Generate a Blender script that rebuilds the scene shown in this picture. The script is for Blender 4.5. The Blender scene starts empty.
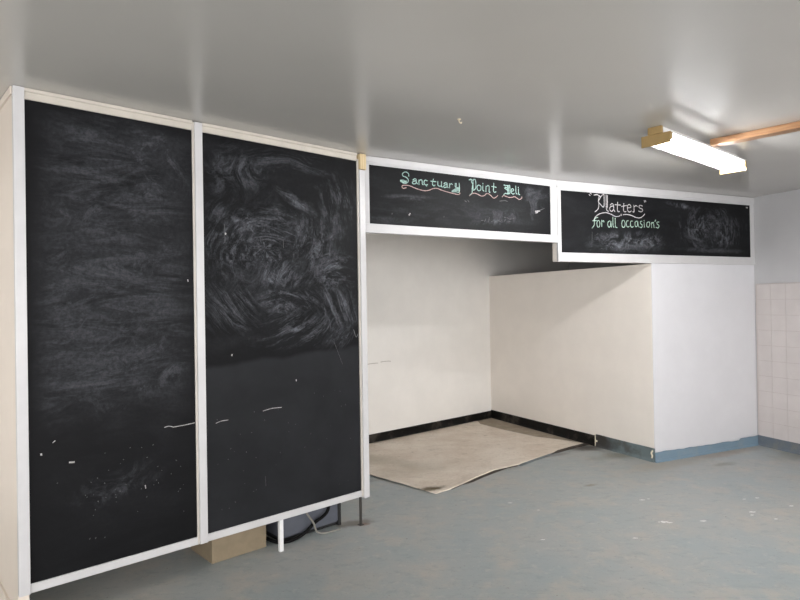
import bpy, bmesh, math, random
from mathutils import Vector, Matrix, noise
random.seed(7)
scene = bpy.context.scene
COL = scene.collection
PI = math.pi
H = 2.60            # ceiling height
EYE = 1.55          # camera height
V2 = lambda p: Vector((p[0], p[1]))

# ------------------------------------------------------------------ materials
class NT:
    def __init__(self, name):
        m = bpy.data.materials.new(name); m.use_nodes = True
        self.m = m; self.t = m.node_tree; self.n = self.t.nodes; self.l = self.t.links
        self.bsdf = self.n['Principled BSDF']; self.out = self.n['Material Output']
        self.tc = self.n.new('ShaderNodeTexCoord').outputs['Object']
    def put(self, sock, v):
        if isinstance(v, (int, float)): sock.default_value = v
        elif isinstance(v, (tuple, list)):
            sock.default_value = (*v, 1) if (len(v) == 3 and sock.type == 'RGBA') else v
        else: self.l.new(v, sock)
    def math(self, op, a, b=0.0, c=0.0, clamp=False):
        n = self.n.new('ShaderNodeMath'); n.operation = op; n.use_clamp = clamp
        self.put(n.inputs[0], a); self.put(n.inputs[1], b); self.put(n.inputs[2], c)
        return n.outputs[0]
    def mul(self, a, b): return self.math('MULTIPLY', a, b)
    def add(self, a, b): return self.math('ADD', a, b)
    def sep(self, v=None):
        n = self.n.new('ShaderNodeSeparateXYZ'); self.put(n.inputs[0], v or self.tc); return n.outputs
    def comb(self, x, y, z):
        n = self.n.new('ShaderNodeCombineXYZ')
        for i, q in enumerate((x, y, z)): self.put(n.inputs[i], q)
        return n.outputs[0]
    def scale(self, v, s):
        n = self.n.new('ShaderNodeVectorMath'); n.operation = 'MULTIPLY'
        self.put(n.inputs[0], v); n.inputs[1].default_value = s; return n.outputs[0]
    def noise(self, v=None, scale=5, detail=4, rough=.55, dist=0.0):
        n = self.n.new('ShaderNodeTexNoise'); self.put(n.inputs['Vector'], v or self.tc)
        n.inputs['Scale'].default_value = scale; n.inputs['Detail'].default_value = detail
        n.inputs['Roughness'].default_value = rough; n.inputs['Distortion'].default_value = dist
        return n.outputs['Fac']
    def ramp(self, x, a, b, lo=0.0, hi=1.0):
        n = self.n.new('ShaderNodeMapRange'); n.interpolation_type = 'SMOOTHSTEP'
        self.put(n.inputs['Value'], x)
        n.inputs['From Min'].default_value = a; n.inputs['From Max'].default_value = b
        n.inputs['To Min'].default_value = lo; n.inputs['To Max'].default_value = hi
        return n.outputs['Result']
    def mix(self, f, a, b):
        n = self.n.new('ShaderNodeMix'); n.data_type = 'RGBA'
        self.put(n.inputs[0], f); self.put(n.inputs[6], a); self.put(n.inputs[7], b)
        return n.outputs[2]
    def bump(self, h, strength=.2, dist=.002):
        n = self.n.new('ShaderNodeBump'); n.inputs['Strength'].default_value = strength
        n.inputs['Distance'].default_value = dist; self.put(n.inputs['Height'], h)
        self.l.new(n.outputs[0], self.bsdf.inputs['Normal'])
    def blob(self, cx, cy, rx, ry, soft=.5, rot=0.0, axes=(0, 1), wob=0.0):
        """1 inside a soft ellipse round (cx, cy), 0 outside"""
        s = self.sep()
        x = self.math('SUBTRACT', s[axes[0]], cx); y = self.math('SUBTRACT', s[axes[1]], cy)
        c, sn = math.cos(rot), math.sin(rot)
        a = self.add(self.mul(x, c/rx), self.mul(y, sn/rx))
        b = self.add(self.mul(x, -sn/ry), self.mul(y, c/ry))
        d = self.math('SQRT', self.add(self.mul(a, a), self.mul(b, b)))
        if wob: d = self.add(d, self.mul(self.math('SUBTRACT', self.noise(None, 2.2/max(rx, ry), 4, .6), .5), wob))
        return self.ramp(d, 1-soft, 1+soft*.4, 1, 0)
    def set(self, color=None, rough=None, **k):
        if color is not None: self.put(self.bsdf.inputs['Base Color'], color)
        if rough is not None: self.put(self.bsdf.inputs['Roughness'], rough)
        for q, v in k.items(): self.put(self.bsdf.inputs[q.replace('_', ' ')], v)
        return self.m

def paint(name, col, rough=.45, var=.025, scale=3.0, bump=.08, spec=.4):
    t = NT(name)
    f = t.noise(None, scale, 5, .6)
    dark = tuple(c*(1-var*1.6) for c in col)
    c = t.mix(t.ramp(f, .35, .7), dark, col)
    t.bump(t.noise(None, 140, 3), bump, .001)
    return t.set(c, rough, Specular_IOR_Level=spec)

M = {}
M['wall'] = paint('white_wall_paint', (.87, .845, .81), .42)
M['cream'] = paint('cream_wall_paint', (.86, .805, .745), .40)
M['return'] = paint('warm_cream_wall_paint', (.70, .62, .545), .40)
M['front'] = paint('cool_white_wall_paint', (.645, .64, .665), .38)  # bluish cast of the daylight is put into this base colour
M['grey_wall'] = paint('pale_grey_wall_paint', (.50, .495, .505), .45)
M['trim'] = paint('white_gloss_trim', (.54, .532, .54), .32, .04, 6, .03, .5)
M['trim_cream'] = paint('cream_gloss_trim', (.53, .488, .432), .34, .05, 6, .03, .5)
M['shade_wall'] = paint('unpainted_grey_lining', (.36, .34, .31), .7)

def ceiling_mat():
    t = NT('grey_white_gloss_ceiling')
    f = t.noise(None, .9, 3, .5)
    c = t.mix(t.ramp(f, .3, .7), (.53, .512, .484), (.56, .541, .512))
    return t.set(c, .24, Specular_IOR_Level=.55)
M['ceiling'] = ceiling_mat()

def floor_mat():
    t = NT('worn_blue_grey_floor_paint')
    a = t.noise(None, 1.1, 6, .62, .3)
    b = t.noise(t.scale(t.tc, (1, 1.0, 1)), 4.0, 6, .65)
    s = t.noise(None, 60, 3, .6)
    c = t.mix(t.ramp(a, .36, .66), (.33, .37, .378), (.395, .402, .388))
    c = t.mix(t.mul(t.ramp(b, .46, .70), .55), c, (.49, .44, .375))
    c = t.mix(t.mul(t.ramp(t.noise(None, 2.0, 5, .7), .58, .72), .5), c, (.285, .34, .36))
    c = t.mix(t.mul(t.ramp(t.noise(t.scale(t.tc, (1, 1.6, 1)), 9, 6, .72, .4), .50, .68), .45), c, (.25, .285, .30))
    c = t.mix(t.mul(t.ramp(t.noise(None, 14, 5, .7), .54, .70), .45), c, (.50, .48, .44))
    c = t.mix(t.mul(t.ramp(s, .60, .72), .35), c, (.16, .15, .13))
    c = t.mix(t.mul(t.ramp(t.noise(None, 33, 2), .72, .76), .6), c, (.12, .09, .06))
    for (x, y, rx, ry, col, k) in ((1.95, 6.30, .28, .12, (.05, .04, .03), .85), (2.22, 6.00, .42, .14, (.17, .16, .11), .6),
                                   (1.45, 6.00, .30, .06, (.10, .075, .05), .5), (2.5, 5.62, .5, .13, (.36, .31, .24), .5),
                                   (3.2, 5.98, .55, .09, (.36, .27, .20), .55), (1.51, 6.1, .05, .03, (.1, .07, .04), .8),
                                   (3.9, 5.9, .5, .16, (.2, .18, .13), .45), (3.0, 5.6, .16, .05, (.17, .17, .12), .5),
                                   (-.35, 4.24, .16, .07, (.13, .10, .07), .7), (-.28, 4.22, .05, .03, (.2, .1, .06), .6),
                                   (1.57, 5.03, .07, .03, (.2, .17, .1), .6), (-.3, 5.25, .2, .06, (.15, .13, .1), .4)):
        c = t.mix(t.mul(t.blob(x, y, rx, ry, .7, .42 if rx < 1 else 0, (0, 1), 1.2), k), c, col)
    t.bump(t.add(t.mul(b, .6), t.mul(s, .4)), .25, .003)
    return t.set(c, t.ramp(a, .3, .7, .42, .6), Specular_IOR_Level=.4)
M['floor'] = floor_mat()

def sheet_mat():
    t = NT('beige_hardboard_underlay')
    a = t.noise(t.scale(t.tc, (1, 1, 1)), 2.4, 6, .65)
    b = t.noise(None, 24, 5, .65)
    c = t.mix(t.ramp(a, .33, .68), (.70, .60, .50), (.84, .76, .665))
    c = t.mix(t.mul(t.ramp(b, .5, .7), .6), c, (.82, .75, .67))
    c = t.mix(t.mul(t.ramp(t.noise(None, 7, 6, .75), .58, .72), .6), c, (.37, .30, .21))
    c = t.mix(t.mul(t.blob(.235, 4.985, .13, .06, .8, .5, (0, 1), 1.5), 1.0), c, (.11, .085, .04))
    c = t.mix(t.mul(t.blob(.10, 5.6, .5, .25, .9, .5, (0, 1), 1.0), .25), c, (.33, .28, .19))
    c = t.mix(t.mul(t.blob(-.25, 5.95, .6, .2, .9, -.6, (0, 1), 1.0), .4), c, (.36, .33, .24))
    c = t.mix(t.mul(t.ramp(t.noise(None, 55, 4, .7), .54, .68), .5), c, (.44, .37, .29))
    c = t.mix(t.mul(t.ramp(t.noise(t.scale(t.tc, (1, 2, 1)), 4.5, 7, .75, .8), .52, .66), .4), c, (.50, .43, .35))
    t.bump(t.add(a, t.mul(b, .4)), .4, .004)
    return t.set(c, .75, Specular_IOR_Level=.25)
M['sheet'] = sheet_mat()
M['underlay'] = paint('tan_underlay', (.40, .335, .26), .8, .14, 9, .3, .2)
M['sheet_edge'] = paint('dark_curled_sheet_edge', (.09, .075, .06), .8, .3, 20, .3, .2)
M['sheet_lip'] = paint('faded_blue_grey_lip', (.235, .27, .285), .6, .25, 12, .2, .3)

def skirt_mat(name, col, dirt, k, scale=8, grime=None, spec=.4):
    t = NT(name)
    f = t.ramp(t.noise(None, scale, 6, .7), .48, .66)
    c = t.mix(t.mul(f, k), col, dirt)
    if grime: c = t.mix(t.mul(t.blob(*grime, .8, 0, (0, 2), 1.2), .9), c, (.03, .024, .02))
    t.bump(t.noise(None, 50, 3), .15, .002)
    return t.set(c, .5, Specular_IOR_Level=spec)
M['skirt_black'] = skirt_mat('black_skirting', (.007, .0065, .006), (.075, .066, .056), .7, 4, None, .12)
M['skirt_blue'] = skirt_mat('blue_painted_skirting', (.16, .235, .30), (.22, .26, .275), .5)
M['skirt_slate'] = skirt_mat('slate_blue_skirting', (.13, .155, .185), (.20, .20, .18), .6)
M['skirt_dirty'] = skirt_mat('dirty_blue_skirting', (.145, .185, .195), (.07, .06, .05), .7, 5, (.70, .06, .26, .16))
M['raw_edge'] = paint('torn_cream_edge', (.72, .66, .52), .7)
M['crack'] = paint('hairline_crack', (.46, .43, .39), .8)

def tile_mat(name, col):
    t = NT(name)
    c = t.mix(t.ramp(t.noise(None, 5, 4), .35, .7), tuple(x*.93 for x in col), col)
    return t.set(c, .22, Specular_IOR_Level=.5)
M['tile'] = tile_mat('pinkish_white_glazed_tile', (.60, .555, .54))
M['grout'] = paint('grey_grout', (.50, .44, .42), .85)

def wood_mat(name, lo, hi, rough=.5, axis=0):
    t = NT(name)
    sc = [9, 9, 9]; sc[axis] = .8
    f = t.noise(t.scale(t.tc, tuple(sc)), 6, 6, .6, .8)
    c = t.mix(t.ramp(f, .3, .7), lo, hi)
    return t.set(c, rough, Specular_IOR_Level=.35)
M['timber'] = wood_mat('orange_pine', (.235, .118, .055), (.34, .185, .09))
M['block'] = wood_mat('pale_raw_pine', (.50, .37, .20), (.68, .56, .36), .7, 2)

def plain(name, col, rough=.5, metal=0.0, spec=.5):
    t = NT(name)
    c = t.mix(t.ramp(t.noise(None, 20, 3), .3, .7), tuple(x*.9 for x in col), col)
    return t.set(c, rough, Metallic=metal, Specular_IOR_Level=spec)
M['cap'] = plain('yellowed_plastic', (.34, .23, .095), .4)
M['metal_white'] = plain('white_enamelled_steel', (.80, .80, .80), .3)
M['leg_metal'] = plain('dull_dark_steel', (.055, .05, .045), .5, .2)
M['cabinet'] = plain('blue_grey_steel', (.095, .102, .125), .45)
M['cabinet_dark'] = plain('black_rubber_gasket', (.012, .012, .012), .7)
M['cord_black'] = plain('black_cable', (.007, .007, .007), .8, 0, .1)
M['cord_grey'] = plain('grey_cable', (.22, .21, .185), .5)
M['brass'] = plain('cream_painted_hook', (.66, .56, .40), .4)
M['fleck'] = plain('white_paint_fleck', (.80, .79, .78), .6)
M['brown_card'] = plain('brown_cardboard', (.24, .19, .125), .85)

def diffuser_mat():
    t = NT('clear_prismatic_plastic')
    tr = t.n.new('ShaderNodeBsdfTransparent'); tr.inputs[0].default_value = (.97, .97, .95, 1)
    tl = t.n.new('ShaderNodeBsdfTranslucent'); tl.inputs[0].default_value = (.95, .93, .88, 1)
    mx = t.n.new('ShaderNodeMixShader'); mx.inputs[0].default_value = .22
    t.l.new(tr.outputs[0], mx.inputs[1]); t.l.new(tl.outputs[0], mx.inputs[2])
    t.l.new(mx.outputs[0], t.out.inputs['Surface'])
    return t.m
M['diffuser'] = diffuser_mat()
TUBE_POWER = 145.0
t = NT('lit_fluorescent_tube')
M['tube'] = t.set((.9, .9, .9), .4, Emission_Color=(.98, .98, 1.0), Emission_Strength=TUBE_POWER)

def chalk(name, col):
    t = NT(name)
    c = t.mix(t.ramp(t.noise(None, 90, 3), .3, .7), tuple(x*.55 for x in col), col)
    return t.set(c, .95, Specular_IOR_Level=.1)
CH = [chalk('pale_green_chalk', (.40, .58, .53)), chalk('pink_chalk', (.60, .42, .39)), chalk('white_chalk', (.62, .59, .60))]
M['chalk_green2'] = chalk('light_green_chalk', (.44, .60, .50))
M['chalk_faint'] = chalk('faint_chalk', (.14, .14, .145))
M['chalk_mid'] = chalk('thin_white_chalk', (.50, .48, .47))

def board_mat(name, smears, base=(.0036, .0036, .0041), base_var=.5, dust=(.175, .182, .205), edge=None, haze=None):
    """black chalkboard paint; smears: (kind, u, z, ru, rz, strength, rot or sweep centre (du, dz))"""
    t = NT(name)
    u, _, z = t.sep()
    P = t.comb(u, 0.0, z)
    grain = t.ramp(t.noise(P, 48, 5, .75), .30, .66, .35, 1.0)
    wipe = t.noise(t.scale(P, (1.0, 1, 2.6)), 2.0, 8, .68, .6)
    total = t.mul(t.ramp(wipe, .38, .74), base_var*.28)
    for kind, cu, cz, ru, rz, k, rot in smears:
        m = t.blob(cu, cz, ru, rz, .85, rot if kind != 's' else 0, (0, 2), 1.5)
        if kind == 'h':       # sideways wipes
            c, s = math.cos(rot), math.sin(rot)
            a = t.add(t.mul(u, c), t.mul(z, s)); b = t.add(t.mul(u, -s), t.mul(z, c))
            x = t.ramp(t.noise(t.comb(t.mul(a, 1.5), cz, t.mul(b, 6)), 1.7, 9, .74, .9), .36, .72)
        elif kind == 's':     # arm-sweep arcs about a distant elbow
            du = t.math('SUBTRACT', u, cu+rot[0]); dz = t.math('SUBTRACT', z, cz+rot[1])
            r = t.math('SQRT', t.add(t.mul(du, du), t.mul(dz, dz)))
            r = t.add(r, t.mul(t.noise(P, 2.5, 3), .10))
            an = t.math('ARCTAN2', dz, du)
            x = t.ramp(t.noise(t.comb(t.mul(r, 15), t.mul(an, 1.6), cu*7), 1.5, 9, .78, .6), .44, .68)
        else:                 # dusty cloud
            x = t.ramp(t.noise(P, 5.0, 9, .78, 1.4), .43, .68)
        total = t.math('MAXIMUM', total, t.mul(t.mul(m, x), k))
    if edge is not None: total = t.mul(total, edge(t, u, z))
    total = t.mul(total, grain)
    total = t.math('ADD', total, haze(t, u, z) if haze else .012, clamp=True)
    c = t.mix(total, base, dust)
    t.bump(t.noise(P, 160, 3), .1, .0008)
    return t.set(c, t.ramp(total, 0, .6, .5, .8), Specular_IOR_Level=.09)

# ------------------------------------------------------------------ builders
def link(o, parent=None):
    COL.objects.link(o)
    if parent: o.parent = parent
    return o
def tag(o, label=None, cat=None, group=None, kind=None):
    if label: o['label'] = label
    if cat: o['category'] = cat
    if group: o['group'] = group
    if kind: o['kind'] = kind
    return o
def struct(o, label=None): return tag(o, label, None, None, 'structure')
def empty(name, loc=(0, 0, 0), rz=0.0, label=None, cat=None, group=None):
    o = bpy.data.objects.new(name, None); o.empty_display_size = .1
    o.location = loc; o.rotation_euler = (0, 0, rz)
    return tag(link(o), label, cat, group)
def obj(name, bm, mat, parent=None, smooth=False, loc=None, rz=None):
    me = bpy.data.meshes.new(name); bmesh.ops.recalc_face_normals(bm, faces=bm.faces); bm.to_mesh(me); bm.free()
    for m in (mat if isinstance(mat, (list, tuple)) else [mat]): me.materials.append(m)
    if smooth:
        for p in me.polygons: p.use_smooth = True
    o = bpy.data.objects.new(name, me)
    if loc is not None: o.location = loc
    if rz is not None: o.rotation_euler = (0, 0, rz)
    return link(o, parent)
def box(bm, x0, x1, y0, y1, z0, z1, bev=0.0, mi=0):
    vs = [bm.verts.new((x, y, z)) for x in (x0, x1) for y in (y0, y1) for z in (z0, z1)]
    fs = [bm.faces.new([vs[i] for i in q]) for q in ((0, 1, 3, 2), (4, 6, 7, 5), (0, 4, 5, 1), (2, 3, 7, 6), (0, 2, 6, 4), (1, 5, 7, 3))]
    for f in fs: f.material_index = mi
    if bev:
        es = list({e for f in fs for e in f.edges})
        bmesh.ops.bevel(bm, geom=es, offset=bev, segments=2, affect='EDGES', profile=.5)
def bbox(name, dims, mat, parent=None, bev=.002, **k):
    bm = bmesh.new(); box(bm, *dims, bev=bev); return obj(name, bm, mat, parent, **k)
def prism(bm, pts, z0, z1):
    lo = [bm.verts.new((p[0], p[1], z0)) for p in pts]; hi = [bm.verts.new((p[0], p[1], z1)) for p in pts]
    bm.faces.new(lo[::-1]); bm.faces.new(hi); n = len(pts)
    for i in range(n): bm.faces.new((lo[i], lo[(i+1) % n], hi[(i+1) % n], hi[i]))
def extrude_profile(bm, prof, x0, x1):
    """closed (y, z) profile run along x"""
    a = [bm.verts.new((x0, y, z)) for y, z in prof]; b = [bm.verts.new((x1, y, z)) for y, z in prof]
    n = len(prof); bm.faces.new(a); bm.faces.new(b[::-1])
    for i in range(n): bm.faces.new((a[i], b[i], b[(i+1) % n], a[(i+1) % n]))
def catmull(pts, n=5):
    if len(pts) < 3: return [Vector(p) for p in pts]
    P = [Vector(p) for p in pts]; P = [P[0]*2-P[1]] + P + [P[-1]*2-P[-2]]
    out = []
    for i in range(1, len(P)-2):
        for k in range(n):
            s = k/n; a, b, c, d = P[i-1], P[i], P[i+1], P[i+2]
            out.append(.5*((2*b)+(c-a)*s+(2*a-5*b+4*c-d)*s*s+(3*b-a-3*c+d)*s**3))
    return out + [P[-2]]
def tube(bm, pts, r, seg=10, n=6):
    path = catmull(pts, n); rings = []
    for i, p in enumerate(path):
        t_ = (path[min(i+1, len(path)-1)] - path[max(i-1, 0)]).normalized()
        a = t_.orthogonal().normalized() if i == 0 else (rings_a - t_*rings_a.dot(t_)).normalized()
        rings_a = a; b = t_.cross(a)
        rings.append([bm.verts.new(p + r*(a*math.cos(2*PI*k/seg)+b*math.sin(2*PI*k/seg))) for k in range(seg)])
    for q, s in zip(rings, rings[1:]):
        for k in range(seg): bm.faces.new((q[k], q[(k+1) % seg], s[(k+1) % seg], s[k]))
    bm.faces.new(rings[0][::-1]); bm.faces.new(rings[-1])
def stroke(bm, pts, w, y=.005, th=.0012, jit=.12):
    """a chalk stroke (u, z) lying on a board face at depth y"""
    path = catmull([(p[0], 0, p[1]) for p in pts], 6); rows = []
    for i, p in enumerate(path):
        t_ = path[min(i+1, len(path)-1)] - path[max(i-1, 0)]
        if t_.length < 1e-6: t_ = Vector((1, 0, 0))
        t_.normalize(); s = Vector((-t_.z, 0, t_.x)) * (w*.5*(1+random.uniform(-jit, jit)))
        if i == 0: p = p - t_*w*.3
        if i == len(path)-1: p = p + t_*w*.3
        rows.append([bm.verts.new((p.x+s.x, y, p.z+s.z)), bm.verts.new((p.x, y-th, p.z)), bm.verts.new((p.x-s.x, y, p.z-s.z))])
    for a, b in zip(rows, rows[1:]):
        bm.faces.new((a[0], b[0], b[1], a[1])); bm.faces.new((a[1], b[1], b[2], a[2])); bm.faces.new((a[2], b[2], b[0], a[0]))
    bm.faces.new(rows[0]); bm.faces.new(rows[-1][::-1])
def frame_of(P, Q):
    d = V2(Q) - V2(P); return math.atan2(d.y, d.x), d.length
def cross2(P, d, Q, e):
    den = d.x*e.y - d.y*e.x; w = V2(Q)-V2(P); return V2(P) + d*((w.x*e.y-w.y*e.x)/den)

LETTERS = """{
'sanctuary': (0,[[(0.384,2.489),(0.381,2.506),(0.363,2.517),(0.34,2.512),(0.328,2.498),(0.334,2.485),(0.358,2.479),(0.376,2.466),(0.376,2.447),(0.355,2.433),(0.33,2.435),(0.309,2.448)],[(0.31,2.451),(0.332,2.454),(0.351,2.451)],[(0.319,2.444),(0.344,2.444),(0.362,2.451)],[(0.331,2.437),(0.346,2.436),(0.363,2.443)],[(0.418,2.462),(0.434,2.474),(0.448,2.47),(0.45,2.449),(0.46,2.439)],[(0.449,2.461),(0.425,2.455),(0.414,2.444),(0.423,2.435),(0.441,2.439),(0.45,2.449)],[(0.472,2.469),(0.472,2.434)],[(0.472,2.462),(0.49,2.472),(0.501,2.465),(0.502,2.442),(0.51,2.437)],[(0.547,2.469),(0.53,2.473),(0.519,2.462),(0.52,2.445),(0.532,2.437),(0.55,2.441)],[(0.532,2.437),(0.542,2.429)],[(0.604,2.487),(0.597,2.469),(0.596,2.446),(0.607,2.437),(0.619,2.444)],[(0.579,2.47),(0.627,2.47)],[(0.644,2.474),(0.645,2.446),(0.659,2.438),(0.676,2.442)],[(0.679,2.474),(0.678,2.439),(0.689,2.435)],[(0.701,2.461),(0.717,2.47),(0.731,2.466),(0.732,2.444),(0.741,2.434)],[(0.731,2.457),(0.709,2.452),(0.699,2.441),(0.707,2.432),(0.725,2.438)],[(0.754,2.468),(0.755,2.433)],[(0.756,2.458),(0.771,2.468),(0.781,2.462)],[(0.809,2.473),(0.81,2.447),(0.829,2.441),(0.849,2.449)],[(0.847,2.479),(0.85,2.434),(0.842,2.408),(0.816,2.409),(0.776,2.407),(0.808,2.429),(0.847,2.436)],[(0.787,2.413),(0.816,2.421),(0.844,2.425)],[(0.818,2.475),(0.819,2.45)]]),
'sanctuary_u': (1,[[(0.359,2.401),(0.333,2.395),(0.322,2.404),(0.333,2.416),(0.383,2.419),(0.436,2.405),(0.49,2.395),(0.53,2.393),(0.57,2.402),(0.594,2.413),(0.634,2.42),(0.683,2.409),(0.749,2.398),(0.799,2.392),(0.837,2.389),(0.852,2.398),(0.846,2.406)]]),
'point': (0,[[(0.945,2.513),(0.965,2.52),(0.982,2.512)],[(0.965,2.515),(0.972,2.495),(0.98,2.482),(0.974,2.443),(0.972,2.412),(0.951,2.393)],[(0.984,2.512),(0.983,2.436)],[(0.984,2.512),(0.998,2.523),(1.01,2.513),(1.012,2.46),(1.0,2.442),(0.982,2.433)],[(1.042,2.482),(1.025,2.469),(1.025,2.448),(1.042,2.435),(1.061,2.447),(1.063,2.472),(1.042,2.482)],[(1.083,2.479),(1.082,2.445),(1.094,2.437)],[(1.083,2.499),(1.085,2.492)],[(1.115,2.478),(1.114,2.433)],[(1.115,2.471),(1.135,2.485),(1.148,2.478),(1.147,2.437),(1.157,2.433)],[(1.197,2.51),(1.194,2.469),(1.193,2.444),(1.207,2.436),(1.219,2.443)],[(1.173,2.481),(1.222,2.479)]]),
'point_u': (1,[[(0.947,2.388),(0.973,2.407),(1.004,2.412),(1.035,2.405),(1.07,2.395),(1.101,2.404),(1.115,2.417),(1.142,2.419),(1.165,2.406),(1.192,2.389),(1.215,2.396),(1.236,2.412)]]),
'deli': (0,[[(1.304,2.504),(1.338,2.502),(1.367,2.507)],[(1.343,2.502),(1.345,2.439)],[(1.355,2.503),(1.356,2.442)],[(1.367,2.507),(1.369,2.448),(1.345,2.435),(1.318,2.437),(1.299,2.422)],[(1.317,2.488),(1.34,2.482)],[(1.312,2.479),(1.338,2.466)],[(1.383,2.458),(1.407,2.467),(1.405,2.48),(1.39,2.48),(1.382,2.467),(1.385,2.446),(1.402,2.438),(1.415,2.446)],[(1.432,2.507),(1.435,2.45),(1.446,2.442)],[(1.462,2.485),(1.463,2.445),(1.475,2.439)],[(1.459,2.501),(1.462,2.495)]]),
'deli_u': (1,[[(1.282,2.405),(1.299,2.417),(1.327,2.412),(1.355,2.407),(1.384,2.409),(1.417,2.417),(1.441,2.409),(1.47,2.398),(1.495,2.41),(1.498,2.422)]]),
'platters': (2,[[(0.363,2.497),(0.375,2.487)],[(0.374,2.513),(0.389,2.503)],[(0.419,2.495),(0.457,2.501),(0.484,2.49)],[(0.484,2.495),(0.472,2.459),(0.476,2.412),(0.465,2.372),(0.429,2.344)],[(0.484,2.49),(0.496,2.482),(0.469,2.442)],[(0.496,2.482),(0.53,2.508),(0.539,2.495),(0.533,2.395),(0.479,2.428)],[(0.564,2.506),(0.563,2.401),(0.57,2.367),(0.591,2.356)],[(0.579,2.502),(0.577,2.387)],[(0.611,2.415),(0.633,2.43),(0.651,2.417),(0.653,2.377),(0.666,2.358)],[(0.651,2.409),(0.622,2.404),(0.605,2.387),(0.61,2.366),(0.631,2.359),(0.65,2.377)],[(0.702,2.447),(0.697,2.384),(0.705,2.36),(0.723,2.362)],[(0.67,2.422),(0.735,2.422)],[(0.777,2.439),(0.772,2.379),(0.786,2.362),(0.804,2.366)],[(0.745,2.409),(0.81,2.422)],[(0.825,2.401),(0.864,2.408),(0.858,2.428),(0.836,2.432),(0.822,2.414),(0.824,2.378),(0.846,2.363),(0.869,2.374)],[(0.902,2.43),(0.903,2.369),(0.887,2.369)],[(0.904,2.413),(0.929,2.428),(0.946,2.419)],[(1.009,2.427),(0.985,2.434),(0.965,2.42),(0.979,2.406),(1.006,2.399),(1.013,2.383),(0.989,2.372),(0.959,2.379)],[(1.034,2.481),(1.042,2.466)],[(1.05,2.483),(1.056,2.471)]]),
'flourish': (2,[[(0.411,2.261),(0.427,2.291),(0.463,2.32),(0.515,2.338),(0.568,2.343),(0.62,2.331),(0.672,2.314),(0.715,2.318),(0.732,2.328)],[(0.741,2.339),(0.746,2.325)],[(0.767,2.334),(0.812,2.339),(0.867,2.333),(0.921,2.317),(0.971,2.314),(1.01,2.329),(1.038,2.354)]]),
'forall': (0,[[(0.461,2.296),(0.437,2.289),(0.421,2.271),(0.418,2.227),(0.391,2.196)],[(0.399,2.262),(0.444,2.266)],[(0.459,2.266),(0.448,2.244),(0.456,2.211),(0.476,2.212),(0.485,2.242),(0.475,2.267),(0.459,2.266)],[(0.506,2.272),(0.506,2.215)],[(0.507,2.256),(0.526,2.27),(0.532,2.257)],[(0.602,2.27),(0.582,2.258),(0.577,2.233),(0.591,2.212),(0.609,2.225),(0.615,2.264)],[(0.616,2.267),(0.62,2.214)],[(0.64,2.307),(0.641,2.228),(0.652,2.214)],[(0.668,2.3),(0.67,2.223),(0.691,2.212)]]),
'occasions': (0,[[(0.757,2.281),(0.747,2.252),(0.757,2.22),(0.782,2.223),(0.789,2.257),(0.774,2.283),(0.757,2.281)],[(0.828,2.281),(0.809,2.275),(0.805,2.238),(0.822,2.222),(0.839,2.23)],[(0.88,2.281),(0.859,2.275),(0.855,2.24),(0.872,2.222),(0.889,2.23)],[(0.94,2.283),(0.917,2.275),(0.912,2.249),(0.922,2.229),(0.942,2.241),(0.946,2.281),(0.954,2.23)],[(1.001,2.284),(0.979,2.278),(0.988,2.258),(1.004,2.246),(0.994,2.223),(0.971,2.228)],[(1.028,2.278),(1.03,2.228)],[(1.027,2.294),(1.032,2.288)],[(1.077,2.28),(1.063,2.267),(1.064,2.236),(1.087,2.233),(1.1,2.255),(1.098,2.278),(1.077,2.28)],[(1.123,2.277),(1.125,2.227)],[(1.127,2.267),(1.148,2.278),(1.157,2.228)],[(1.178,2.304),(1.168,2.287)],[(1.224,2.286),(1.195,2.282),(1.198,2.266),(1.221,2.251),(1.21,2.229),(1.181,2.233)]]),
}"""
# ------------------------------------------------------------------ plan of the room (metres)
P0, P1 = (-1.800, 2.805), (-.260, 4.205)      # chalkboard wall
F0, F1, F2 = (-.245, 4.238), (1.385, 5.225), (3.745, 6.315)   # boards over the alcove, bent at F1
B0, B1 = (-.380, 6.652), (1.198, 8.029)       # alcove back wall
C0 = (2.400, 5.697)                           # free corner of the low partition
U = (V2(P1)-V2(P0)).normalized(); VV = Vector((-U.y, U.x))
BU = (V2(B1)-V2(B0)).normalized(); BN = Vector((-BU.y, BU.x))
RU = Vector((.358, -.934)).normalized()       # right wall, running towards the camera
angP, lenP = frame_of(P0, P1); angA, lenA = frame_of(F0, F1); angB, lenB = frame_of(F1, F2)
FAR = cross2(F2, RU, B0, BU)
RN = Vector((-RU.y, RU.x))                    # out of the room on the right
if RN.x < 0: RN = -RN
R_END = V2(F2) + RU*9.0
D_ = V2(B0) - BU*5.6
L_END = Vector((-4.6, -4.0))

bm = bmesh.new(); prism(bm, [(-7, -6), (9, -6), (9, 11.5), (-7, 11.5)], -.12, 0); floor = struct(obj('floor', bm, M['floor']))
bm = bmesh.new(); prism(bm, [(-7, -6), (9, -6), (9, 11.5), (-7, 11.5)], H, H+.12); struct(obj('ceiling', bm, M['ceiling']))

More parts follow.
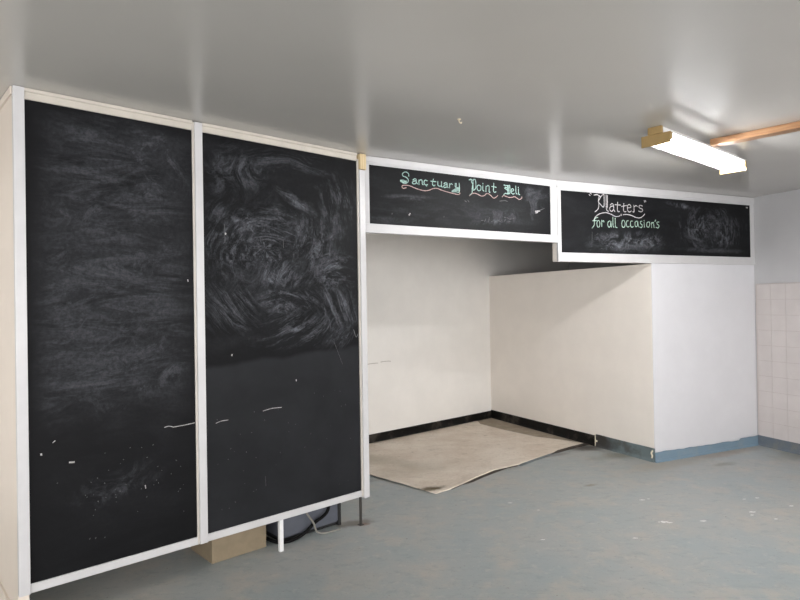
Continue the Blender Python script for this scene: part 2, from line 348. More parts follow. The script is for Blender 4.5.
# paint flecks and chips trodden into the floor
bm = bmesh.new()
for x, y, r in ((1.843, 4.638, .016), (1.80, 4.175, .026), (1.84, 4.16, .014), (2.518, 4.341, .018), (2.083, 4.182, .016), (2.733, 4.642, .012),
                (2.872, 4.453, .011), (2.48, 4.28, .009), (2.60, 4.197, .008), (1.9, 4.66, .008), (2.62, 4.62, .008), (.82, 4.62, .012), (1.0, 4.45, .007), (.9, 3.9, .01), (1.5, 3.9, .012)):
    a0 = random.random()*6; r *= .7
    for dx, k in ((0, 1), (r*1.5, .55), (-r*1.4, .4)):
        pts = [(x+dx+r*k*random.uniform(.5, 1.2)*math.cos(a0+i*PI/3.5)*1.3, y+r*k*random.uniform(.5, 1.1)*math.sin(a0+i*PI/3.5)) for i in range(7)]
        prism(bm, pts, -.001, .0016)
obj('paint_fleck', bm, M['fleck'], floor)

def wall(name, P, Q, thick, mat, holes=(), z0=0.0, z1=H, out=None):
    """straight wall from P to Q, thickness laid off towards `out`"""
    a = math.atan2(Q[1]-P[1], Q[0]-P[0]); L = (V2(Q)-V2(P)).length
    n = Vector((-math.sin(a), math.cos(a))); s = 1 if n.dot(out) > 0 else -1
    y0, y1 = (0, thick) if s > 0 else (-thick, 0)
    bm = bmesh.new(); x = 0.0
    for h0, h1, hz0, hz1 in sorted(holes):
        box(bm, x, h0, y0, y1, z0, z1); box(bm, h0, h1, y0, y1, z0, hz0); box(bm, h0, h1, y0, y1, hz1, z1); x = h1
    box(bm, x, L, y0, y1, z0, z1)
    return struct(obj(name, bm, mat, None, loc=(P[0], P[1], 0), rz=a)), a, L
wb, ab, _ = wall('wall_back', D_, FAR + BU*.1, .10, M['wall'], out=BN)
bm = bmesh.new()
Ls = (V2(B0)-D_).length
for pts in ([(0.0, .880), (.04, .884), (.10, .886), (.16, .884)], [(.20, .893), (.26, .896), (.33, .893), (.345, .889)]):
    stroke(bm, [(Ls+x, z-.006) for x, z in pts], .007, -.0002, .0016)
obj('hairline_crack', bm, M['crack'], wb)
added_right = [(7.0, 9.4, .6, 2.4), (9.7, 12.1, .6, 2.4)]  # openings added in the unseen right wall to light the alcove
wr, ar, _ = wall('wall_right', FAR - RU*.1, R_END, .10, M['grey_wall'], added_right, out=RN)

# shopfront behind the camera: the daylight; far left opening added to light the partition
holes = [(.6, 3.2, .15, 2.40), (3.3, 6.0, .15, 2.40), (6.1, 8.8, .15, 2.40), (9.0, 11.3, .15, 2.40)]
wf, af, Lf = wall('wall_rear', L_END, R_END, .12, M['wall'], holes, out=Vector((.1, -1)))
added_left = [(4.2, 6.8, .3, 2.4)]
wl, al, Ll = wall('wall_left', D_, L_END, .12, M['wall'], added_left, out=Vector((-1, 0)))
def window(name, w, h0, h1, z0, z1, yy):
    bm = bmesh.new(); f = .05
    for q in ((h0, h0+f, z0, z1), (h1-f, h1, z0, z1), (h0+f, h1-f, z0, z0+f), (h0+f, h1-f, z1-f, z1), ((h0+h1)/2-.02, (h0+h1)/2+.02, z0+f, z1-f)):
        box(bm, q[0], q[1], yy-.03, yy+.03, q[2], q[3])
    o = struct(obj(name, bm, M['metal_white'], w)); return o
for i, h in enumerate(holes): window('window_%d' % (i+1), wf, *h, -.06)
for i, h in enumerate(added_left): window('window_%d' % (i+5), wl, *h, -.06)
for i, h in enumerate(added_right): window('window_%d' % (i+6), wr, *h, .05)

# ------------------------------------------------------------------ the two tall chalkboards on their free-standing wall
def local_box(name, P, ang, dims, mat, bev=0.0):
    bm = bmesh.new(); box(bm, *dims, bev=bev)
    return struct(obj(name, bm, mat, None, loc=(P[0], P[1], 0), rz=ang))
ZB = .207
local_box('wall_chalkboard', P0, angP, (.012, 2.09, .021, .070, ZB, H-.002), M['trim_cream'])
# return of that wall, running back to the alcove's rear wall
dist_back = (V2(B0)-V2(P0)).dot(BN) / VV.dot(BN)
bm = bmesh.new(); box(bm, 0.0, .045, .012, dist_back-.002, 0.0, H-.002)
box(bm, -.008, 0.0, .012, dist_back-.002, H-.040, H-.002, .002); box(bm, -.012, 0.0, .012, dist_back-.002, 0.0, .12, .002)
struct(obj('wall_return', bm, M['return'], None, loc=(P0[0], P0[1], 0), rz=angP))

def rail_profile(zlo, zhi, groove=True, y0=0.0, y1=.020):
    """moulded horizontal rail; (y, z) going round"""
    h = zhi-zlo
    if not groove: return [(y1, zlo), (y0+.002, zlo), (y0, zlo+.002), (y0, zhi-.002), (y0+.002, zhi), (y1, zhi)]
    return [(y1, zlo), (y0+.008, zlo), (y0+.008, zlo+h*.12), (y0+.003, zlo+h*.16), (y0+.003, zlo+h*.30), (y0, zlo+h*.36), (y0, zhi-.002), (y0+.002, zhi), (y1, zhi)]
def rail(name, parent, u0, u1, prof, mat):
    bm = bmesh.new(); extrude_profile(bm, prof, u0, u1); return obj(name, bm, mat, parent)
def board(parent, u0, u1, z0, z1, mat, marks=(), y=.006):
    bm = bmesh.new(); box(bm, u0, u1, y, .0205, z0, z1)
    for q in bm.faces: q.material_index = 0
    mats = [mat]
    for strokes, m in marks:
        b2 = bmesh.new()
        for pts, w in strokes: stroke(b2, pts, w, y)
        n0 = len(bm.faces); me = bpy.data.meshes.new('tmp'); b2.to_mesh(me); b2.free(); bm.from_mesh(me); bpy.data.meshes.remove(me)
        bm.faces.ensure_lookup_table()
        for q in bm.faces[n0:]: q.material_index = len(mats)
        mats.append(m)
    return obj('writing_surface', bm, mats, parent)

def edge1(t, u, z):
    a = t.ramp(t.add(u, t.mul(t.noise(None, 3, 3), .12)), .10, .24); b = t.ramp(t.add(u, t.mul(t.noise(None, 4, 3), .14)), .80, .95, 1, .35)
    c = t.ramp(t.add(z, t.mul(t.noise(None, 3, 3), .3)), .95, 1.35, .22, 1.0)
    d = t.ramp(t.add(z, t.mul(t.noise(None, 3, 3), .1)), 2.50, 2.60, 1, .25)
    return t.mul(t.mul(a, b), t.mul(c, d))
M['board1'] = board_mat('chalk_dusted_black_board', [('h', .45, 2.20, .60, .50, .36, .03), ('h', .45, 1.55, .6, .60, .38, -.04), ('c', .45, 1.85, .5, .6, .32, 0),
    ('c', .68, 2.30, .30, .28, .42, .2), ('h', .35, 1.20, .5, .22, .40, .05), ('c', .5, 1.22, .45, .24, .42, .1), ('c', .3, 1.5, .3, .35, .34, 0), ('c', .45, .64, .22, .10, 1.2, .15), ('h', .5, 1.75, .5, .14, .40, .0), ('s', .3, 1.35, .3, .3, .35, (-.3, .5))],
    base_var=.5, edge=edge1)
def edge2(t, u, z):
    # wiped clean below a slanting line, darkest just above it
    zz = t.math('SUBTRACT', t.add(z, t.mul(t.noise(None, 2.5, 3), .10)), t.add(1.20, t.mul(u, .05)))
    return t.ramp(zz, -.02, .10, .05, 1.0)
def haze2(t, u, z):
    zz = t.math('SUBTRACT', t.add(z, t.mul(t.noise(None, 2.5, 3), .10)), t.add(1.20, t.mul(u, .05)))
    return t.mul(t.ramp(zz, -.015, .02, .075, .006), t.ramp(t.noise(None, 2.2, 5, .6), .3, .7, .65, 1.1))
M['board2'] = board_mat('swirled_chalk_black_board', [('s', 1.10, 1.92, .20, .24, .75, (.25, -.10)), ('s', 1.36, 2.02, .22, .16, .80, (-.05, -.60)), ('s', 1.68, 1.92, .24, .24, .75, (-.30, .10)),
    ('s', 1.42, 1.74, .22, .10, 1.0, (.5, -.35)), ('s', 1.50, 1.58, .26, .10, .85, (-.1, -.40)), ('s', 1.84, 1.78, .18, .16, .85, (.05, -.35)), ('s', 1.12, 1.56, .20, .20, .60, (.6, .55)), ('s', 1.60, 1.40, .34, .14, .75, (-.4, .75)),
    ('s', 1.86, 1.52, .18, .18, .85, (-.7, -.3)), ('s', 1.88, 2.22, .18, .24, .60, (-.5, -.1)), ('c', 1.14, 2.34, .24, .13, .60, .15), ('s', 1.42, 2.46, .5, .07, .50, (.1, -1.2)), ('s', 1.90, 1.30, .18, .12, .7, (-.6, .5)),
    ('c', 1.23, 2.04, .17, .07, 1.2, -.1), ('h', 1.55, 2.21, .18, .035, 1.2, -.42), ('c', 1.66, 2.02, .22, .10, .75, -.4), ('c', 1.42, 1.72, .14, .05, 1.1, .1), ('c', 1.3, 1.85, .4, .4, .28, 0), ('s', 1.32, 1.88, .12, .14, .8, (.0, .02)), ('h', 1.85, 2.02, .10, .03, .9, .5)],
    base_var=.18, edge=edge2, haze=haze2)
M['board3'] = board_mat('dull_black_board', [('h', .38, 2.333, .26, .022, .75, .04), ('c', .40, 2.33, .12, .03, .6, 0), ('h', .9, 2.24, .9, .12, .22, 0), ('c', 1.30, 2.25, .35, .07, .45, 0), ('c', 1.62, 2.40, .16, .13, .55, 0), ('h', .2, 2.15, .4, .04, .30, 0), ('c', 1.2, 2.20, .24, .035, .6, .1)],
    base=(.0055, .0055, .006), base_var=.2)
M['board4'] = board_mat('dusty_black_board', [('c', .80, 2.085, .46, .10, 1.1, .0), ('c', 1.12, 2.10, .16, .08, 1.1, .0), ('h', .8, 2.03, .5, .06, .5, 0), ('s', 1.75, 2.26, .30, .20, .85, (.2, -.02)), ('s', 2.12, 2.26, .30, .20, .85, (-.2, -.05)), ('c', 1.50, 2.46, .22, .03, .9, -.1), ('h', 1.72, 2.12, .20, .04, .95, -.35), ('c', 2.0, 2.20, .12, .05, .7, 0), ('c', 2.15, 2.32, .25, .10, .35, 0), ('h', 1.95, 2.03, .5, .03, .45, 0)],
    base_var=.18)

TALL = 'tall black chalkboards side by side on the left wall'
k1 = empty('chalkboard', (P0[0], P0[1], 0), angP, 'tall black chalkboard at the far left, grey with sideways chalk wipes', 'chalkboard', TALL)
k2 = empty('chalkboard', (P0[0], P0[1], 0), angP, 'tall black chalkboard beside the alcove opening, swirled with chalk above and wiped dark below', 'chalkboard', TALL)
rs = random.Random(3)
s1 = [([(.689, .893), (.712, .896), (.732, .890)], .004), ([(.735, .887), (.80, .889), (.858, .893)], .0045), ([(.222, .791), (.242, .789)], .008), ([(.100, .855), (.101, .849)], .008),
      ([(.15, .90), (.160, .908)], .004), ([(.583, .60), (.585, .585)], .005), ([(.83, 1.70), (.832, 1.69)], .006)]
p1 = []
for i in range(44):
    a, b = rs.gauss(.46, .16), rs.gauss(.62, .11)
    if .06 < a < .84 and .28 < b < .95: p1.append(([(a, b), (a+rs.uniform(-.004, .004), b+rs.uniform(-.005, .005))], rs.uniform(.002, .0045)))
board(k1, .0475, .8635, .2505, 2.5455, M['board1'], [(s1, M['chalk_mid']), (p1, M['chalk_faint'])])
s2 = [([(.985, .872), (1.02, .880), (1.06, .880)], .004), ([(1.29, .902), (1.35, .910), (1.42, .908)], .0045), ([(1.06, 1.97), (1.061, 1.976)], .010), ([(1.09, 1.255), (1.092, 1.262)], .008), ([(1.53, 1.07), (1.531, 1.063)], .007)]
p2 = [([(1.055, 2.03), (1.057, 1.92)], .0025), ([(1.83, 1.30), (1.90, 1.14)], .002), ([(2.00, 1.37), (2.02, 1.32), (2.04, 1.34)], .006), ([(1.45, 1.96), (1.452, 1.91)], .003), ([(1.30, .50), (1.302, .44)], .002)]
for i in range(40):
    a, b = rs.uniform(.97, 2.0), rs.uniform(.30, 1.0)
    p2.append(([(a, b), (a+rs.uniform(-.004, .004), b+rs.uniform(-.006, .006))], rs.uniform(.0015, .0035)))
board(k2, .922, 2.044, .2505, 2.5455, M['board2'], [(s2, M['chalk_mid']), (p2, M['chalk_faint'])])
top = [(.0205, 2.546), (.002, 2.546), (0, 2.548), (0, 2.580), (-.006, 2.582), (-.008, 2.586), (-.008, 2.598), (.0205, 2.598)]
bot = rail_profile(ZB, .250, False, 0, .0205)
rail('top_rail', k1, .0475, .8635, top, M['trim_cream']); rail('bottom_rail', k1, .0475, .8635, bot, M['trim'])
rail('top_rail', k2, .9225, 2.044, top, M['trim_cream']); rail('bottom_rail', k2, .9225, 2.044, bot, M['trim'])
bbox('stile', (0, .047, -.010, .0205, ZB, 2.598), M['trim'], k1)
bm = bmesh.new(); box(bm, .864, .876, .0, .0205, ZB, 2.594, .001, 1); box(bm, .876, .9215, -.010, .0205, ZB, 2.594, .002, 0); obj('stile', bm, [M['trim'], M['trim_cream']], k1)
bm = bmesh.new(); box(bm, 2.0445, 2.058, -.004, .0205, ZB, 2.56, .001, 1); box(bm, 2.058, 2.105, -.014, .0705, .195, 2.486, .002, 0); obj('stile', bm, [M['trim'], M['trim_cream']], k2)

# raw timber packer filling the gap at the ceiling where the two runs of boards meet
bm = bmesh.new(); box(bm, 2.0595, 2.114, -.022, .0205, 2.489, 2.597, .003)
tag(obj('timber_block', bm, M['block'], None, loc=(P0[0], P0[1], 0), rz=angP), 'small raw pine block wedged under the ceiling between the tall boards and the alcove sign', 'wood block')

# ------------------------------------------------------------------ the two long boards over the alcove
SIGNS = 'long black menu boards over the alcove'
za = 2.054; zb = 1.890
local_box('wall_header', F0, angA, (-.006, lenA+.012, .021, .058, za+.002, H-.002), M['trim'])
bm = bmesh.new(); box(bm, 0.0, lenB, .021, .075, zb+.002, H-.002); struct(obj('wall_header_right', bm, M['cream'], None, loc=(F1[0], F1[1], 0), rz=angB))
k3 = empty('chalkboard', (F0[0], F0[1], 0), angA, 'long narrow chalkboard over the alcove with one line of green chalk lettering underlined in pink', 'chalkboard', SIGNS)
s3 = [([(1.655, 2.305), (1.672, 2.309)], .022), ([(1.66, 2.312), (1.70, 2.318)], .010), ([(.381, 2.200), (.39, 2.212)], .010)]
p3 = [([(1.69, 2.318), (1.72, 2.330), (1.755, 2.343)], .006), ([(.233, 2.198), (.236, 2.205)], .006), ([(1.258, 2.369), (1.31, 2.377), (1.34, 2.372)], .006), ([(.90, 2.345), (.915, 2.338)], .006), ([(.93, 2.350), (.94, 2.340)], .006), ([(.6955, 2.203), (.698, 2.211)], .005)]
for i in range(9):
    a = 1.06+.035*i; p3.append(([(a, 2.192+rs.uniform(-.01, .02)), (a+rs.uniform(0, .03), 2.20+rs.uniform(.0, .03))], .004))
for i in range(4): p3.append(([(1.30+.03*i, 2.235+rs.uniform(-.01, .01)), (1.32+.03*i, 2.23+rs.uniform(-.01, .01))], .004))
board(k3, .0475, 1.8235, za+.0655, 2.5395, M['board3'], [(s3, M['chalk_mid']), (p3, M['chalk_faint'])])
rail('top_rail', k3, .0, lenA-.004, rail_profile(2.540, 2.598, True, -.002, .0205), M['trim'])
rail('bottom_rail', k3, .0, lenA-.004, rail_profile(za, 2.119, False, -.002, .0205), M['trim'])
bbox('stile', (.0, .047, 0, .0205, 2.1195, 2.5395), M['trim'], k3)
bbox('stile', (1.824, lenA-.004, 0, .0205, 2.1195, 2.5395), M['trim'], k3)
k4 = empty('chalkboard', (F1[0], F1[1], 0), angB, 'long chalkboard over the partition with white and green chalk lettering in its upper left', 'chalkboard', SIGNS)
s4 = [([(2.482, 2.491), (2.500, 2.489)], .013)]
p4 = [([(.392, 2.165), (.388, 2.06)], .003)]
for i in range(26):
    a, b = rs.uniform(.42, 1.22), rs.uniform(2.01, 2.17); p4.append(([(a, b), (a+rs.uniform(-.02, .02), b+rs.uniform(-.012, .012))], rs.uniform(.002, .005)))
board(k4, .0395, 2.5355, zb+.0805, 2.5155, M['board4'], [(s4, M['chalk_mid']), (p4, M['chalk_faint'])])
rail('top_rail', k4, .0, lenB-.002, rail_profile(2.516, 2.598, True, -.002, .0205), M['trim'])
rail('bottom_rail', k4, .0, lenB-.002, rail_profile(zb, 1.970, False, -.002, .0205), M['trim'])
bbox('stile', (.0, .039, 0, .0205, 1.9705, 2.5155), M['trim'], k4)
bbox('stile', (2.536, lenB-.002, 0, .0205, 1.9705, 2.5155), M['trim'], k4)

L = eval(LETTERS)
def write(name, key, parent, mat, w, counts=None):
    """every letter (a run of strokes) is a part of its board"""
    st = L[key][1]; k = 0
    for n in counts or [len(st)]:
        bm = bmesh.new()
        for q in st[k:k+n]: stroke(bm, q, w, .0058, .0014)
        obj(name, bm, mat, parent); k += n
    assert k == len(st), key
write('chalk_letter', 'sanctuary', k3, CH[0], .0072, (4, 2, 2, 2, 2, 2, 2, 2, 4))
write('chalk_underline', 'sanctuary_u', k3, CH[1], .0060)
write('chalk_letter', 'point', k3, CH[0], .0072, (4, 1, 2, 2, 2))
write('chalk_underline', 'point_u', k3, CH[1], .0060)
write('chalk_letter', 'deli', k3, CH[0], .0080, (6, 1, 1, 2))
write('chalk_underline', 'deli_u', k3, CH[1], .0060)
write('chalk_letter', 'platters', k4, CH[2], .0072, (2, 4, 2, 2, 2, 2, 1, 2, 1, 2))
write('chalk_flourish', 'flourish', k4, CH[2], .0072, (1, 1, 1))
write('chalk_letter', 'forall', k4, M['chalk_green2'], .0072, (2, 1, 2, 2, 1, 1))
write('chalk_letter', 'occasions', k4, M['chalk_green2'], .0072, (1, 1, 1, 1, 1, 2, 1, 2, 1, 1))

# ------------------------------------------------------------------ low partition boxing off the right of the alcove
uC = (V2(C0)-V2(F1)).dot((V2(F2)-V2(F1)).normalized())
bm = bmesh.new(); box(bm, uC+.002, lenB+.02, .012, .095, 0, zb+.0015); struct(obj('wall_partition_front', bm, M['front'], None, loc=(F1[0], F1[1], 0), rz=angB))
angC, lenC = frame_of(C0, B1)
SN = Vector((-math.sin(angC), math.cos(angC)))   # alcove side of the partition
bm = bmesh.new(); box(bm, .0145, lenC+.05, -.09, .0, 0, 1.887); struct(obj('wall_partition_side', bm, M['cream'], None, loc=(C0[0], C0[1], 0), rz=angC))

def skirting(name, P, ang, x0, x1, side, h, mat, th=.012, cove=.022, ragged=0.0, parent=None, nseg=0):
    """coved skirting on the `side` (+1/-1 local y) of a wall face at y=0"""
    bm = bmesh.new(); n = nseg or max(2, int((x1-x0)/.06)); rows = []
    for i in range(n+1):
        x = x0+(x1-x0)*i/n
        hh = h(x) if callable(h) else h
        hh += ragged*(noise.noise(Vector((x*4.2, P[0]*3, .3)))*.7 + noise.noise(Vector((x*13, 1.1, .3)))*.35)
        rows.append([bm.verts.new((x, side*y, z)) for y, z in ((.0, hh), (th*.6, hh), (th, hh-.004), (th, .03), (th+(cove-th)*.4, .012), (cove, .0), (0, 0))])
    for a, b in zip(rows, rows[1:]):
        for k in range(7): bm.faces.new((a[k], b[k], b[(k+1) % 7], a[(k+1) % 7]))
    bm.faces.new(rows[0]); bm.faces.new(rows[-1][::-1])
    return struct(obj(name, bm, mat, parent, loc=(P[0], P[1], 0), rz=ang))
split = lenC*.287
skirting('baseboard_back', D_, ab, Ls-1.9, Ls+2.09, -1, .094, M['skirt_black'])
skirting('baseboard_alcove', C0, angC, split+.006, lenC-.005, 1, lambda x: .116-.012*x/lenC, M['skirt_black'])
skirting('baseboard_partition', C0, angC, .004, split-.006, 1, .128, M['skirt_dirty'], ragged=.004)
bm = bmesh.new(); box(bm, split-.005, split+.005, 0, .016, .0, .122, .002); box(bm, split-.03, split-.005, 0.012, .020, .05, .07, .002)
struct(obj('trim_1', bm, M['raw_edge'], None, loc=(C0[0], C0[1], 0), rz=angC))
skirting('baseboard_front', F1, angB, uC-.010, lenB-.01, -1, lambda x: .100+(.018 if x > 2.30 else 0)-.014*max(0, min(1, (x-uC)/.5)), M['skirt_blue'], ragged=.018, th=.004, cove=.020, nseg=60)
skirting('baseboard_right', F2, math.atan2(RU.y, RU.x), .0, 4.0, -1, .106, M['skirt_slate'], ragged=.002)
bm = bmesh.new(); tube(bm, [(.02, .014, .11), (.03, .022, .085), (.018, .024, .06), (.026, .022, .04)], .008)
struct(obj('trim_2', bm, M['raw_edge'], None, smooth=True, loc=(C0[0], C0[1], 0), rz=angC))

# glazed tiles on the right wall
bm = bmesh.new(); ts = .158; th_ = .1585; g = .003; ztop = 1.685
box(bm, .004, 4.5, -.006, -.0005, .10, ztop-.004, 0, 1)
for i in range(28):
    for j in range(10):
        x0 = .016+i*ts; z1 = ztop-j*th_; z0 = max(z1-th_, .104)
        box(bm, x0+g/2, x0+ts-g/2, -.0085, -.004, z0+g/2, z1-g/2, .0012, 0)
for z1 in (ztop,): box(bm, .004, 4.5, -.010, -.0005, z1, z1+.006, 0, 1)
struct(obj('wall_tiles', bm, [M['tile'], M['grout']], None, loc=(F2[0], F2[1], 0), rz=math.atan2(RU.y, RU.x)))

# ------------------------------------------------------------------ hardboard sheet laid in the alcove
front = [(.265, 4.85), (.386, 4.955), (.581, 5.190), (.835, 5.480), (1.094, 5.655), (1.298, 5.875), (1.633, 6.215), (1.90, 6.42), (1.985, 6.46)]
wedge = [(1.928, 6.535), (1.75, 6.68), (1.523, 6.838), (1.24, 7.21), (.99, 7.60), (.98, 7.79)]
n_ = BN
def off_back(s, d=.024): q = V2(B0)+BU*s-n_*d; return (q.x, q.y)
backline = [off_back(1.75), off_back(1.2), off_back(.6), off_back(0), off_back(-.70)]
left = [(-.60, 5.76), (-.45, 5.60), (-.304, 5.405), (-.025, 5.142), (.12, 4.99)]
poly = front + wedge + backline + left
curl = {2: .006, 3: .010, 4: .009, 5: .006, 1: .003, 0: .002, 22: .009, 23: .008, 24: .005, 21: .006}
bm = bmesh.new()
def ring(z, inset=0.0, curls=True, k=1.0):
    out = []
    c = Vector((.4, 6.2))
    for i, p in enumerate(poly):
        q = V2(p); q = q+(c-q).normalized()*inset
        out.append(bm.verts.new((q.x, q.y, z+(curl.get(i, 0)*k if curls else 0))))
    return out
# densify edge for irregular outline
dense = []
for i, p in enumerate(poly):
    q = poly[(i+1) % len(poly)]; a, b = V2(p), V2(q); m_ = max(1, int((b-a).length/.07))
    for j in range(m_):
        w_ = a.lerp(b, j/m_); ca, cb = curl.get(i, 0), curl.get((i+1) % len(poly), 0)
        jit = .007 if (i < 9 or i >= len(poly)-6) else .0
        nn = Vector((-(b-a).y, (b-a).x)).normalized()*jit*noise.noise(Vector((w_.x*9, w_.y*9, 2)))
        dense.append((w_+nn, ca*(1-j/m_)+cb*j/m_))
c = Vector((.3, 6.3)); N = len(dense); RIN = ((0, 1), (.03, .9), (.09, .45), (.18, .08), (.30, 0), (.6, 0))
rows = []
for ins, k in RIN:
    rows.append([bm.verts.new((*(q+(c-q).normalized()*min(ins, (c-q).length*.8)), .0045+cu*k+.0012*noise.noise(Vector((q.x*3+ins, q.y*3, 0))))) for q, cu in dense])
for a, b in zip(rows, rows[1:]):
    for i in range(N): bm.faces.new((a[i], a[(i+1) % N], b[(i+1) % N], b[i]))
bm.faces.new(rows[-1])
under = [bm.verts.new((q.x, q.y, .0015+cu-.0)) for q, cu in dense]
for i in range(N):
    f_ = bm.faces.new((under[i], under[(i+1) % N], rows[0][(i+1) % N], rows[0][i]))
under2 = [bm.verts.new((*(q+(c-q).normalized()*.16), .0015)) for q, cu in dense]
for i in range(N):
    f_ = bm.faces.new((under2[i], under2[(i+1) % N], under[(i+1) % N], under[i])); f_.material_index = 1
sh = tag(obj('floor_sheet', bm, [M['sheet'], M['sheet_edge']], None, smooth=False), 'worn beige hardboard sheet with curled ragged edges lying on the alcove floor', 'floor sheet')
for p in sh.data.polygons:
    if len(p.vertices) == 4 and p.normal.z > .5: p.use_smooth = True
# torn dark backing hanging out under the curled front edge
bm = bmesh.new(); path = [(.40, 4.975), (.49, 5.085), (.581, 5.192), (.70, 5.335), (.835, 5.482), (.96, 5.57), (1.085, 5.648)]
for k in range(2):
    pr = None
    for i, p in enumerate(path):
        d = (.010+.012*k)*(1 if 1 < i < 5 else .2)+random.uniform(-.003, .003); z = .0030+.0015*(1-k)
        v = [bm.verts.new((p[0]-.008, p[1]+.009, z)), bm.verts.new((p[0]+d, p[1]-d, z*.9)), bm.verts.new((p[0]+d, p[1]-d, z*.9-.0025)), bm.verts.new((p[0]-.008, p[1]+.009, z-.0025))]
        if pr:
            for q in range(4): bm.faces.new((pr[q], v[q], v[(q+1) % 4], pr[(q+1) % 4]))
        else: bm.faces.new(v)
        pr = v
    bm.faces.new(pr[::-1])
obj('torn_backing', bm, M['sheet_edge'], sh)
bm = bmesh.new(); prism(bm, [(1.10, 5.630), (1.30, 5.835), (1.55, 6.075), (1.78, 6.28), (2.00, 6.425), (1.96, 6.49), (1.62, 6.245), (1.30, 5.91), (1.09, 5.68)], .0006, .004)
obj('lip_strip', bm, M['sheet_lip'], sh)
bm = bmesh.new(); prism(bm, [(1.48, 6.03), (1.62, 6.13), (1.80, 6.275), (2.02, 6.425), (1.98, 6.50), (1.78, 6.35), (1.60, 6.20)], .0045, .0056)
obj('tar_residue', bm, M['sheet_edge'], sh)
# thin darker tan strip along the partition
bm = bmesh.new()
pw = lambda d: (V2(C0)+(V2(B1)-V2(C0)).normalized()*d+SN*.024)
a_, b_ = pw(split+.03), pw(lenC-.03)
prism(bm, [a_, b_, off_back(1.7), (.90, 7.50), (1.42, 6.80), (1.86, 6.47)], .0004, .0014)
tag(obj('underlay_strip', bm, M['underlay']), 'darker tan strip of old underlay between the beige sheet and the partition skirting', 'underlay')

# ------------------------------------------------------------------ things glimpsed under the tall boards
def pl(u, y, z): 
    q = V2(P0)+U*u+VV*y; return (q.x, q.y, z)
cab = empty('steel_cabinet', pl(1.735, .14, 0), angP, 'blue-grey steel cabinet standing behind the tall boards, its base showing below them', 'cabinet')
bbox('body', (-.245, .215, .012, .55, .02, .88), M['cabinet'], cab, .006)
bbox('door', (-.243, .200, -.006, .010, .035, .87), M['cabinet'], cab, .004)
bbox('gasket', (.203, .226, -.008, .03, .0, .88), M['cabinet_dark'], cab, .002)
bbox('plinth', (-.245, .215, .02, .54, .0, .03), M['cabinet_dark'], cab, .002)
bbox('handle', (.150, .165, -.03, -.006, .55, .75), M['leg_metal'], cab, .004)
bm = bmesh.new(); tube(bm, [pl(1.88, .11, .42), pl(1.845, .105, .215), pl(1.823, .10, .139), pl(1.781, .10, .108), pl(1.724, .10, .088), pl(1.63, .10, .035), pl(1.53, .11, .012), pl(1.455, .16, .012), pl(1.44, .32, .012), pl(1.43, .6, .012)], .011)
tag(obj('power_cord', bm, M['cord_black'], None, True), 'thick black cord looping down to the floor below the tall boards', 'cord')
bm = bmesh.new(); tube(bm, [pl(1.61, .088, .40), pl(1.62, .082, .24), pl(1.634, .079, .186), pl(1.664, .078, .139), pl(1.695, .077, .091), pl(1.72, .077, .03), pl(1.78, .07, .008), pl(1.9, .06, .007)], .0065)
tag(obj('cable', bm, M['cord_grey'], None, True), 'thin grey cable hanging below the tall boards in front of the black cord', 'cable')
bm = bmesh.new(); box(bm, 2.050, 2.064, .024, .040, 0, ZB, .002); box(bm, 2.040, 2.074, .016, .048, 0, .004, .001)
obj('leg', bm, M['leg_metal'], k2)['label'] = 'thin dark metal leg'
bbox('leg', (1.405, 1.432, .024, .048, 0, ZB), M['metal_white'], k2)['label'] = 'white square leg'
bm = bmesh.new()  # plain brown box shape left of the white leg
box(bm, 1.02, 1.385, .16, .17, 0.001, .33); box(bm, 1.02, 1.385, .46, .47, 0.001, .33); box(bm, 1.02, 1.03, .17, .46, .001, .33); box(bm, 1.375, 1.385, .17, .46, .001, .33); box(bm, 1.03, 1.375, .17, .46, .001, .011)
box(bm, 1.02, 1.385, .16, .31, .331, .336); box(bm, 1.02, 1.385, .315, .47, .331, .336)
tag(obj('cardboard_box', bm, M['brown_card'], None, loc=(P0[0], P0[1], 0), rz=angP), 'brown cardboard box below the tall boards, left of the white post', 'box')

# ------------------------------------------------------------------ ceiling fittings
lamp_c = (2.035, 4.058); la = math.radians(41.2)
lamp = empty('fluorescent_light', (lamp_c[0], lamp_c[1], H), la, 'lit fluorescent batten light with yellowed end caps hanging below the ceiling', 'ceiling light')
hl_ = .603; hw = .0875
bm = bmesh.new(); box(bm, -hl_+.01, hl_-.01, -.035, .035, -.042, -.0005, .003)
box(bm, -hl_, hl_, -hw, hw, -.046, -.042, .001); box(bm, -hl_, hl_, -hw-.003, -hw+.001, -.053, -.042, .001); box(bm, -hl_, hl_, hw-.001, hw+.003, -.053, -.042, .001)
obj('tray', bm, M['metal_white'], lamp)
bm = bmesh.new()
prof = [(-hw+.002, -.050), (-hw+.002, -.078), (-hw+.012, -.090), (-.03, -.093), (.03, -.093), (hw-.012, -.090), (hw-.002, -.078), (hw-.002, -.050)]
a = [bm.verts.new((-hl_+.004, y, z)) for y, z in prof]; b = [bm.verts.new((hl_-.004, y, z)) for y, z in prof]
for i in range(len(prof)-1): bm.faces.new((a[i], b[i], b[i+1], a[i+1]))
obj('diffuser', bm, M['diffuser'], lamp)
bm = bmesh.new(); tube(bm, [(-hl_+.03, 0, -.068), (hl_-.03, 0, -.068)], .011, 12); obj('tube', bm, M['tube'], lamp, True)
for sx in (-1, 1):
    bm = bmesh.new(); x0, x1 = sorted((sx*(hl_+.001), sx*(hl_+.007)))
    zl = -.113 if sx < 0 else -.120
    box(bm, x0, x1, -hw-.005, hw+.005, zl, -.044, .002)
    xi0, xi1 = sorted((sx*(hl_-.022), sx*(hl_+.001)))
    box(bm, xi0, xi1, -hw-.005, -hw-.001, zl+.02, -.050, .0008)
    if sx < 0: box(bm, x0-.012, x1, -.045, .045, -.046, -.001, .003)
    o = obj('end_cap', bm, M['cap'], lamp)
w_ = Vector((math.sin(la), -math.cos(la)))
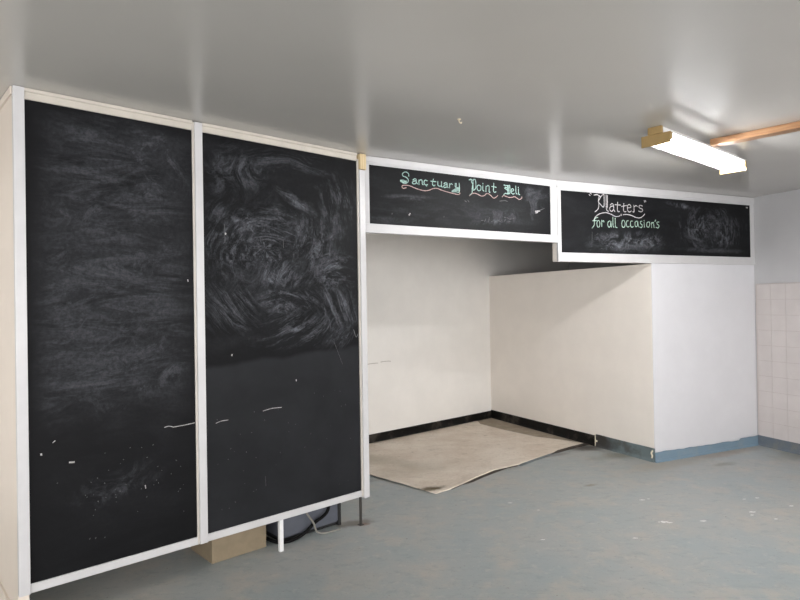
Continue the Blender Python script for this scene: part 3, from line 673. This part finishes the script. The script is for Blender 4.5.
tb0 = Vector((2.187, 3.824)) - w_*.185
tim = bbox('timber_batten', (0, 2.6, 0, .085, -.041, -.0005), M['timber'], None, .002, loc=(tb0.x, tb0.y, H), rz=math.atan2(w_.y, w_.x))
tag(tim, 'orange-brown pine batten on the ceiling running out to the right from the light', 'batten')
bm = bmesh.new(); tube(bm, [(0, 0, -.001), (0, 0, -.012), (.004, 0, -.020), (.014, 0, -.022), (.018, 0, -.014)], .003)
tube(bm, [(0, 0, -.0005), (0, 0, -.004)], .010, 12)
tag(obj('ceiling_hook', bm, M['brass'], None, True, loc=(.355, 3.437, H), rz=.6), 'tiny cream hook screwed into the ceiling in front of the alcove', 'hook')

# ------------------------------------------------------------------ light
w = bpy.data.worlds.new('overcast_day'); scene.world = w; w.use_nodes = True
bg = w.node_tree.nodes['Background']; bg.inputs[0].default_value = (1.0, .988, .985, 1); bg.inputs[1].default_value = 3.3
def portal(P, ang, h, inward):
    d = bpy.data.lights.new('window_portal', 'AREA'); d.shape = 'RECTANGLE'; d.size = h[1]-h[0]; d.size_y = h[3]-h[2]
    d.cycles.is_portal = True
    o = bpy.data.objects.new('window_daylight', d); COL.objects.link(o)
    m = Matrix.Translation((P[0], P[1], 0)) @ Matrix.Rotation(ang, 4, 'Z')
    p = m @ Vector(((h[0]+h[1])/2, -.10, (h[2]+h[3])/2)); o.location = p
    o.rotation_euler = Vector((inward[0], inward[1], 0)).to_track_quat('-Z', 'Z').to_euler()
    o['kind'] = 'helper'
nf = Vector((-math.sin(af), math.cos(af)))
for h in holes: portal(L_END, af, h, nf)
nl = Vector((-math.sin(al), math.cos(al)))
for h in added_left: portal(D_, al, h, nl)
for h in added_right: portal(FAR - RU*.1, ar, h, -RN)

# ------------------------------------------------------------------ camera
pitch, roll = .0050, .0160
fw = Vector((0, math.cos(pitch), math.sin(pitch))); up0 = Vector((0, -math.sin(pitch), math.cos(pitch))); rt0 = Vector((1, 0, 0))
rt = rt0*math.cos(roll) - up0*math.sin(roll); up = rt0*math.sin(roll) + up0*math.cos(roll)
cd = bpy.data.cameras.new('camera'); cam = bpy.data.objects.new('camera', cd); COL.objects.link(cam)
cd.sensor_fit = 'HORIZONTAL'; cd.sensor_width = 36.0; cd.lens = 36.0*600/800; cd.clip_start = .05
mt = Matrix((rt, up, -fw)).transposed().to_4x4(); mt.translation = (0, 0, EYE); cam.matrix_world = mt
scene.camera = cam
vs = scene.view_settings; vs.view_transform = 'Standard'; vs.look = 'None'; vs.gamma = 1.0; vs.use_curve_mapping = False; vs.exposure = 1.45
